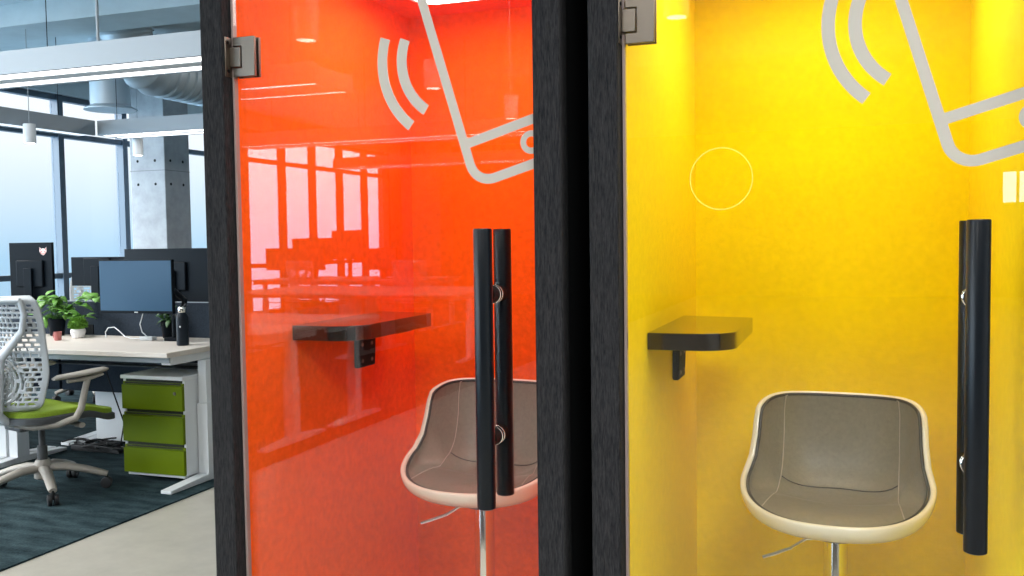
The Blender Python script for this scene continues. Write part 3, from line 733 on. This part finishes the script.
# ------------------------------------------------------------------ office chair
def make_chair(label, loc, rz, group='pierced-back office chairs'):
    t = thing('office_chair', label, 'chair', loc, rz, group)
    # base star
    hub = MB().lathe([(.030, .075), (.046, .085), (.046, .16), (.034, .185)], (0, 0, 0), 24)
    ang = [math.radians(36 + 72 * k) - rz for k in range(5)]
    for a in ang:
        d_ = Vector((math.cos(a), math.sin(a), 0))
        hub.tube([d_ * .03 + Vector((0, 0, .138)), d_ * .12 + Vector((0, 0, .136)), d_ * .22 + Vector((0, 0, .112)), d_ * .30 + Vector((0, 0, .085)), d_ * .325 + Vector((0, 0, .078))], [.030, .030, .027, .024, .020], 10, flat=.75)
    hub.build('star_base', 'beige_plastic', t, smooth=50)
    for a in ang:
        d_ = Vector((math.cos(a), math.sin(a), 0)) * .318; s_ = Vector((-math.sin(a), math.cos(a), 0))
        c = MB()
        for q in (-1, 1):
            cc = d_ + s_ * .016 * q
            rs = []
            for r, h in ((.020, -.011), (.029, -.009), (.030, 0), (.029, .009), (.020, .011)):
                rs.append([cc + s_ * h + (Vector((math.cos(a), math.sin(a), 0)) * math.cos(2 * PI * k / 20) + Vector((0, 0, 1)) * math.sin(2 * PI * k / 20)) * r + Vector((0, 0, .030)) for k in range(20)])
            c.rings(rs)
        c.tube([d_ + Vector((0, 0, .03)), d_ + Vector((0, 0, .078))], .009, 8)
        c.build('caster', 'rubber', t)
    MB().lathe([(.026, .185), (.026, .26), (.017, .262), (.017, .385)], (0, 0, 0), 20).build('gas_column', 'grey_mesh', t)
    mech = MB().box((-.085, -.16, .365), (.085, .10, .412)).box((-.05, .10, .378), (.05, .17, .412)).build('tilt_mechanism', 'grey_mesh', t, bevel=.012)
    for s in (-1, 1):
        MB().tube([(s * .085, .06, .385), (s * .25, .08, .385)], .007, 8).tube([(s * .21, .08, .385), (s * .265, .08, .385)], .018, 10, flat=.8).build('tilt_lever', 'beige_plastic', mech)
    # seat pan: rounded, front edge falling away
    def seat(th, zoff, w_, inset):
        def top(u, v):
            a = 2 * PI * u; c_, s_ = math.cos(a), math.sin(a); n = 2 / 3.2
            x = (w_ - inset) * math.copysign(abs(c_) ** n, c_); y = (.285 - inset) * math.copysign(abs(s_) ** n, s_)
            k = 1 - (1 - v) ** 1.6
            x *= k; y = .075 + y * k
            z = zoff + .020 * (x / w_) ** 2 - .035 * smooth01((y - .12) / .15) + .012 * smooth01((-y - .10) / .12) - .012 * v ** 6
            return x, y, z
        m_ = MB(); N = 56
        rs = [[top(k / N, j / 8) for k in range(N)] for j in [.2] + list(range(1, 9))]
        bot = [[(x, y, z - th) for x, y, z in r] for r in rs[::-1]]
        m_.rings(rs + bot)
        return m_
    seat(.030, .470, .245, .012).build('seat', 'lime', t, smooth=60)
    seat(.030, .441, .250, .0).build('seat_frame', 'grey_mesh', t, smooth=60)
    # pierced backrest
    ZB, ZT = .485, 1.09
    def halfw(v): return .215 + .040 * smooth01(v / .35) - .010 * math.exp(-((v - .58) / .16) ** 2) + .002 * v - .05 * max(0, (v - .95) / .05) ** 2 - .07 * max(0, (.08 - v) / .08) ** 2
    def bp(u, v):
        q = 2 * u - 1
        x = q * halfw(v)
        y = -.215 - .030 * v + .035 * math.sin(v * PI) * 1.0 + .110 * abs(q) ** 2.2 - .012 * smooth01((v - .85) / .15)
        return (x, y, ZB + (ZT - ZB) * v)
    def keep(u, v):
        q = 2 * u - 1; x = q * halfw(v); z = (ZT - ZB) * v
        if abs(q) > .90 or v > .945 or v < .03: return True
        r = math.hypot(x * .92, z - .150)
        if r < .145 and z < .285:
            k = r / .0235; ang_ = math.degrees(math.atan2(z - .150, x)) + (int(k) % 2) * 22
            if k < 1: return False
            return (k % 1) < .42 or (ang_ % 45) < 7 + 12 / max(k, 1)
        gz, gx = (z - .02) / .026, x / .030
        row = int(gz)
        fx = (gx + (row % 2) * .5 + .3 * math.sin(row * 1.7)) % 1.0; fz = gz % 1.0
        if abs(q) > .52: fx = (gx * .8 + (row % 3) * .33) % 1.0
        return fz < .36 or fx < .26
    MB().grid(bp, 84, 120, keep=keep).build('backrest', 'light_plastic', t, smooth=60, solid=.010)
    # white frame behind: two arms from the top corners meeting in a spine
    fr = MB()
    def off(p, d_): return Vector((p[0], p[1] - d_, p[2]))
    for s in (-1, 1):
        P = [off(bp(.5 + s * .40, .97), .012), off(bp(.5 + s * .395, .85), .020), off(bp(.5 + s * .365, .70), .030), off(bp(.5 + s * .26, .58), .040), off(bp(.5 + s * .12, .47), .045), off(bp(.5 + s * .08, .34), .047), off(bp(.5 + s * .075, .15), .044), (s * .05, -.255, .47), (s * .04, -.19, .415), (s * .04, -.10, .395)]
        fr.tube(P, [.020, .021, .023, .027, .034, .040, .042, .038, .030, .022], 12, flat=.62, up=(0, -1, .2))
    fr.tube([off(bp(.5 - .40 + .080 * i, .965), .012) for i in range(11)], .016, 10, flat=.8)
    P = [off(bp(.5, .44), .046), off(bp(.5, .30), .05), off(bp(.5, .14), .045), (0, -.26, .47), (0, -.19, .415)]
    fr.tube(P, [.030, .042, .042, .040, .030], 12, flat=.5, up=(0, -1, .2))
    fr.build('back_frame', 'light_plastic', t, smooth=60)
    for s in (-1, 1):
        ar = MB().tube([(s * .05, -.16, .405), (s * .15, -.12, .395), (s * .24, -.04, .405), (s * .272, .04, .43), (s * .278, .07, .48), (s * .278, .095, .58), (s * .276, .115, .638)], [.024, .024, .024, .025, .024, .022, .022], 12, flat=.75)
        ar.tube([(s * .276, .0, .632), (s * .276, .12, .635), (s * .276, .20, .648)], [.016, .020, .014], 10, flat=.6)
        arm = ar.build('armrest', 'beige_plastic', t, smooth=60)
        MB().tube([(s * .272, -.075, .652), (s * .273, -.04, .658), (s * .274, .05, .662), (s * .270, .15, .668), (s * .262, .215, .672), (s * .258, .235, .671)], [.018, .036, .041, .042, .036, .018], 14, flat=.36).build('arm_pad', 'beige_plastic', arm, smooth=60)
    return t
ch = make_chair('white pierced-back office chair with lime seat in front of the pale desk', (-4.14, 3.90, .008), math.radians(-15))
dup(ch, (-6.30, 6.52, .008), PI + math.radians(14), 'pale pierced chair back seen between the sticker monitor and dark monitor')

# ================================================================== WHAT THE GLASS MIRRORS (behind the viewpoint)
random.seed(21)
def cluster(yc, x1, where):
    for k in range(2):
        xa = x1 - 1.5 - 1.52 * k
        for s in (-1, 1):
            lb = 'desk mirrored %s, %s end, %s row' % (where, ('walkway', 'window')[k], ('back', 'front')[(s + 1) // 2])
            desk('desk', lb, xa, xa + 1.5, min(yc + s * .055, yc + s * .795), max(yc + s * .055, yc + s * .795), s, 'white desks mirrored in the booth glass')
cluster(-1.95, -3.50, 'under the orange booth shelf')
cluster(-6.35, -4.00, 'just above the orange booth shelf')
cluster(-9.6, -6.00, 'below the windows in orange glass')
for x, y, rz, w_, h_, st_, lb in (
        (-8.42, -9.20, PI, 1.10, .36, .325, 'mirrored low and widest under the windows in the orange glass'),
        (-8.24, -9.44, PI, .76, .40, .460, 'mirrored just above the widest one in the orange glass'),
        (-7.50, -9.30, PI, .58, .46, .545, 'mirrored tallest, before the fourth window in the orange glass'),
        (-6.90, -9.30, PI, .52, .34, .315, 'mirrored before the last window in the orange glass')):
    monitor('monitor', 'dark monitor ' + lb, (x, y, DZ), rz, w_, h_, st_, stand='stand', group='monitors mirrored in the booth glass')
for x, y, rz, lb in ((-7.6, -8.2, math.radians(190), 'pale office chair mirrored low under the first windows in the orange glass'),
                     (-5.9, -8.3, math.radians(170), 'pale office chair mirrored under the tallest monitor in the orange glass')):
    dup(ch, (x, y, .008), rz, lb, 'chairs mirrored in the booth glass')

# ================================================================== SKY
wd = bpy.data.worlds.new('sky'); S.world = wd; wd.use_nodes = True
nt = wd.node_tree; nt.nodes.clear()
out = nt.nodes.new('ShaderNodeOutputWorld'); bg = nt.nodes.new('ShaderNodeBackground')
tc = nt.nodes.new('ShaderNodeTexCoord'); sp = nt.nodes.new('ShaderNodeSeparateXYZ')
nt.links.new(tc.outputs['Generated'], sp.inputs[0])
cr = nt.nodes.new('ShaderNodeValToRGB')                       # haze at the horizon, white cloud above
mr = nt.nodes.new('ShaderNodeMapRange'); mr.inputs[1].default_value = -.10; mr.inputs[2].default_value = .30
nt.links.new(sp.outputs[2], mr.inputs[0]); nt.links.new(mr.outputs[0], cr.inputs[0])
e = cr.color_ramp.elements
e[0].position = 0.0; e[0].color = (.40, .60, .78, 1)
e[1].position = 1.0; e[1].color = (1.25, 1.25, 1.25, 1)
x = e.new(.22); x.color = (.46, .72, .95, 1)
x = e.new(.50); x.color = (.98, 1.04, 1.10, 1)
my = nt.nodes.new('ShaderNodeMapRange'); my.inputs[1].default_value = .25; my.inputs[2].default_value = -.55   # brighter towards the sun side
my.inputs[3].default_value = 1.08; my.inputs[4].default_value = 11.0
nt.links.new(sp.outputs[1], my.inputs[0])
nt.links.new(cr.outputs[0], bg.inputs[0]); nt.links.new(my.outputs[0], bg.inputs[1]); nt.links.new(bg.outputs[0], out.inputs[0])

# ================================================================== CAMERA
cd = bpy.data.cameras.new('camera'); cam = bpy.data.objects.new('camera', cd); COL.objects.link(cam)
cd.sensor_fit = 'HORIZONTAL'; cd.sensor_width = 36; cd.lens = 936.33 / 1024 * 36; cd.clip_start = .02
r = Vector((0.9413571561, 0.3371394193, -0.0135542095)); u = Vector((-0.0042572826, 0.0520358817, 0.9986361412)); bk = Vector((0.3373849139, -0.9400155738, 0.0504196474))
cam.matrix_world = Matrix(((r.x, u.x, bk.x, 0), (r.y, u.y, bk.y, 0), (r.z, u.z, bk.z, 1.35), (0, 0, 0, 1)))
S.camera = cam
S.view_settings.view_transform = 'Standard'; S.view_settings.look = 'None'
S.view_settings.exposure = 0.0; S.view_settings.gamma = 1.0; S.view_settings.use_curve_mapping = False
cy = S.cycles
cy.use_denoising = True; cy.max_bounces = 12; cy.diffuse_bounces = 6; cy.glossy_bounces = 4; cy.transparent_max_bounces = 24
cy.sample_clamp_indirect = 6.0; cy.caustics_reflective = False; cy.caustics_refractive = False
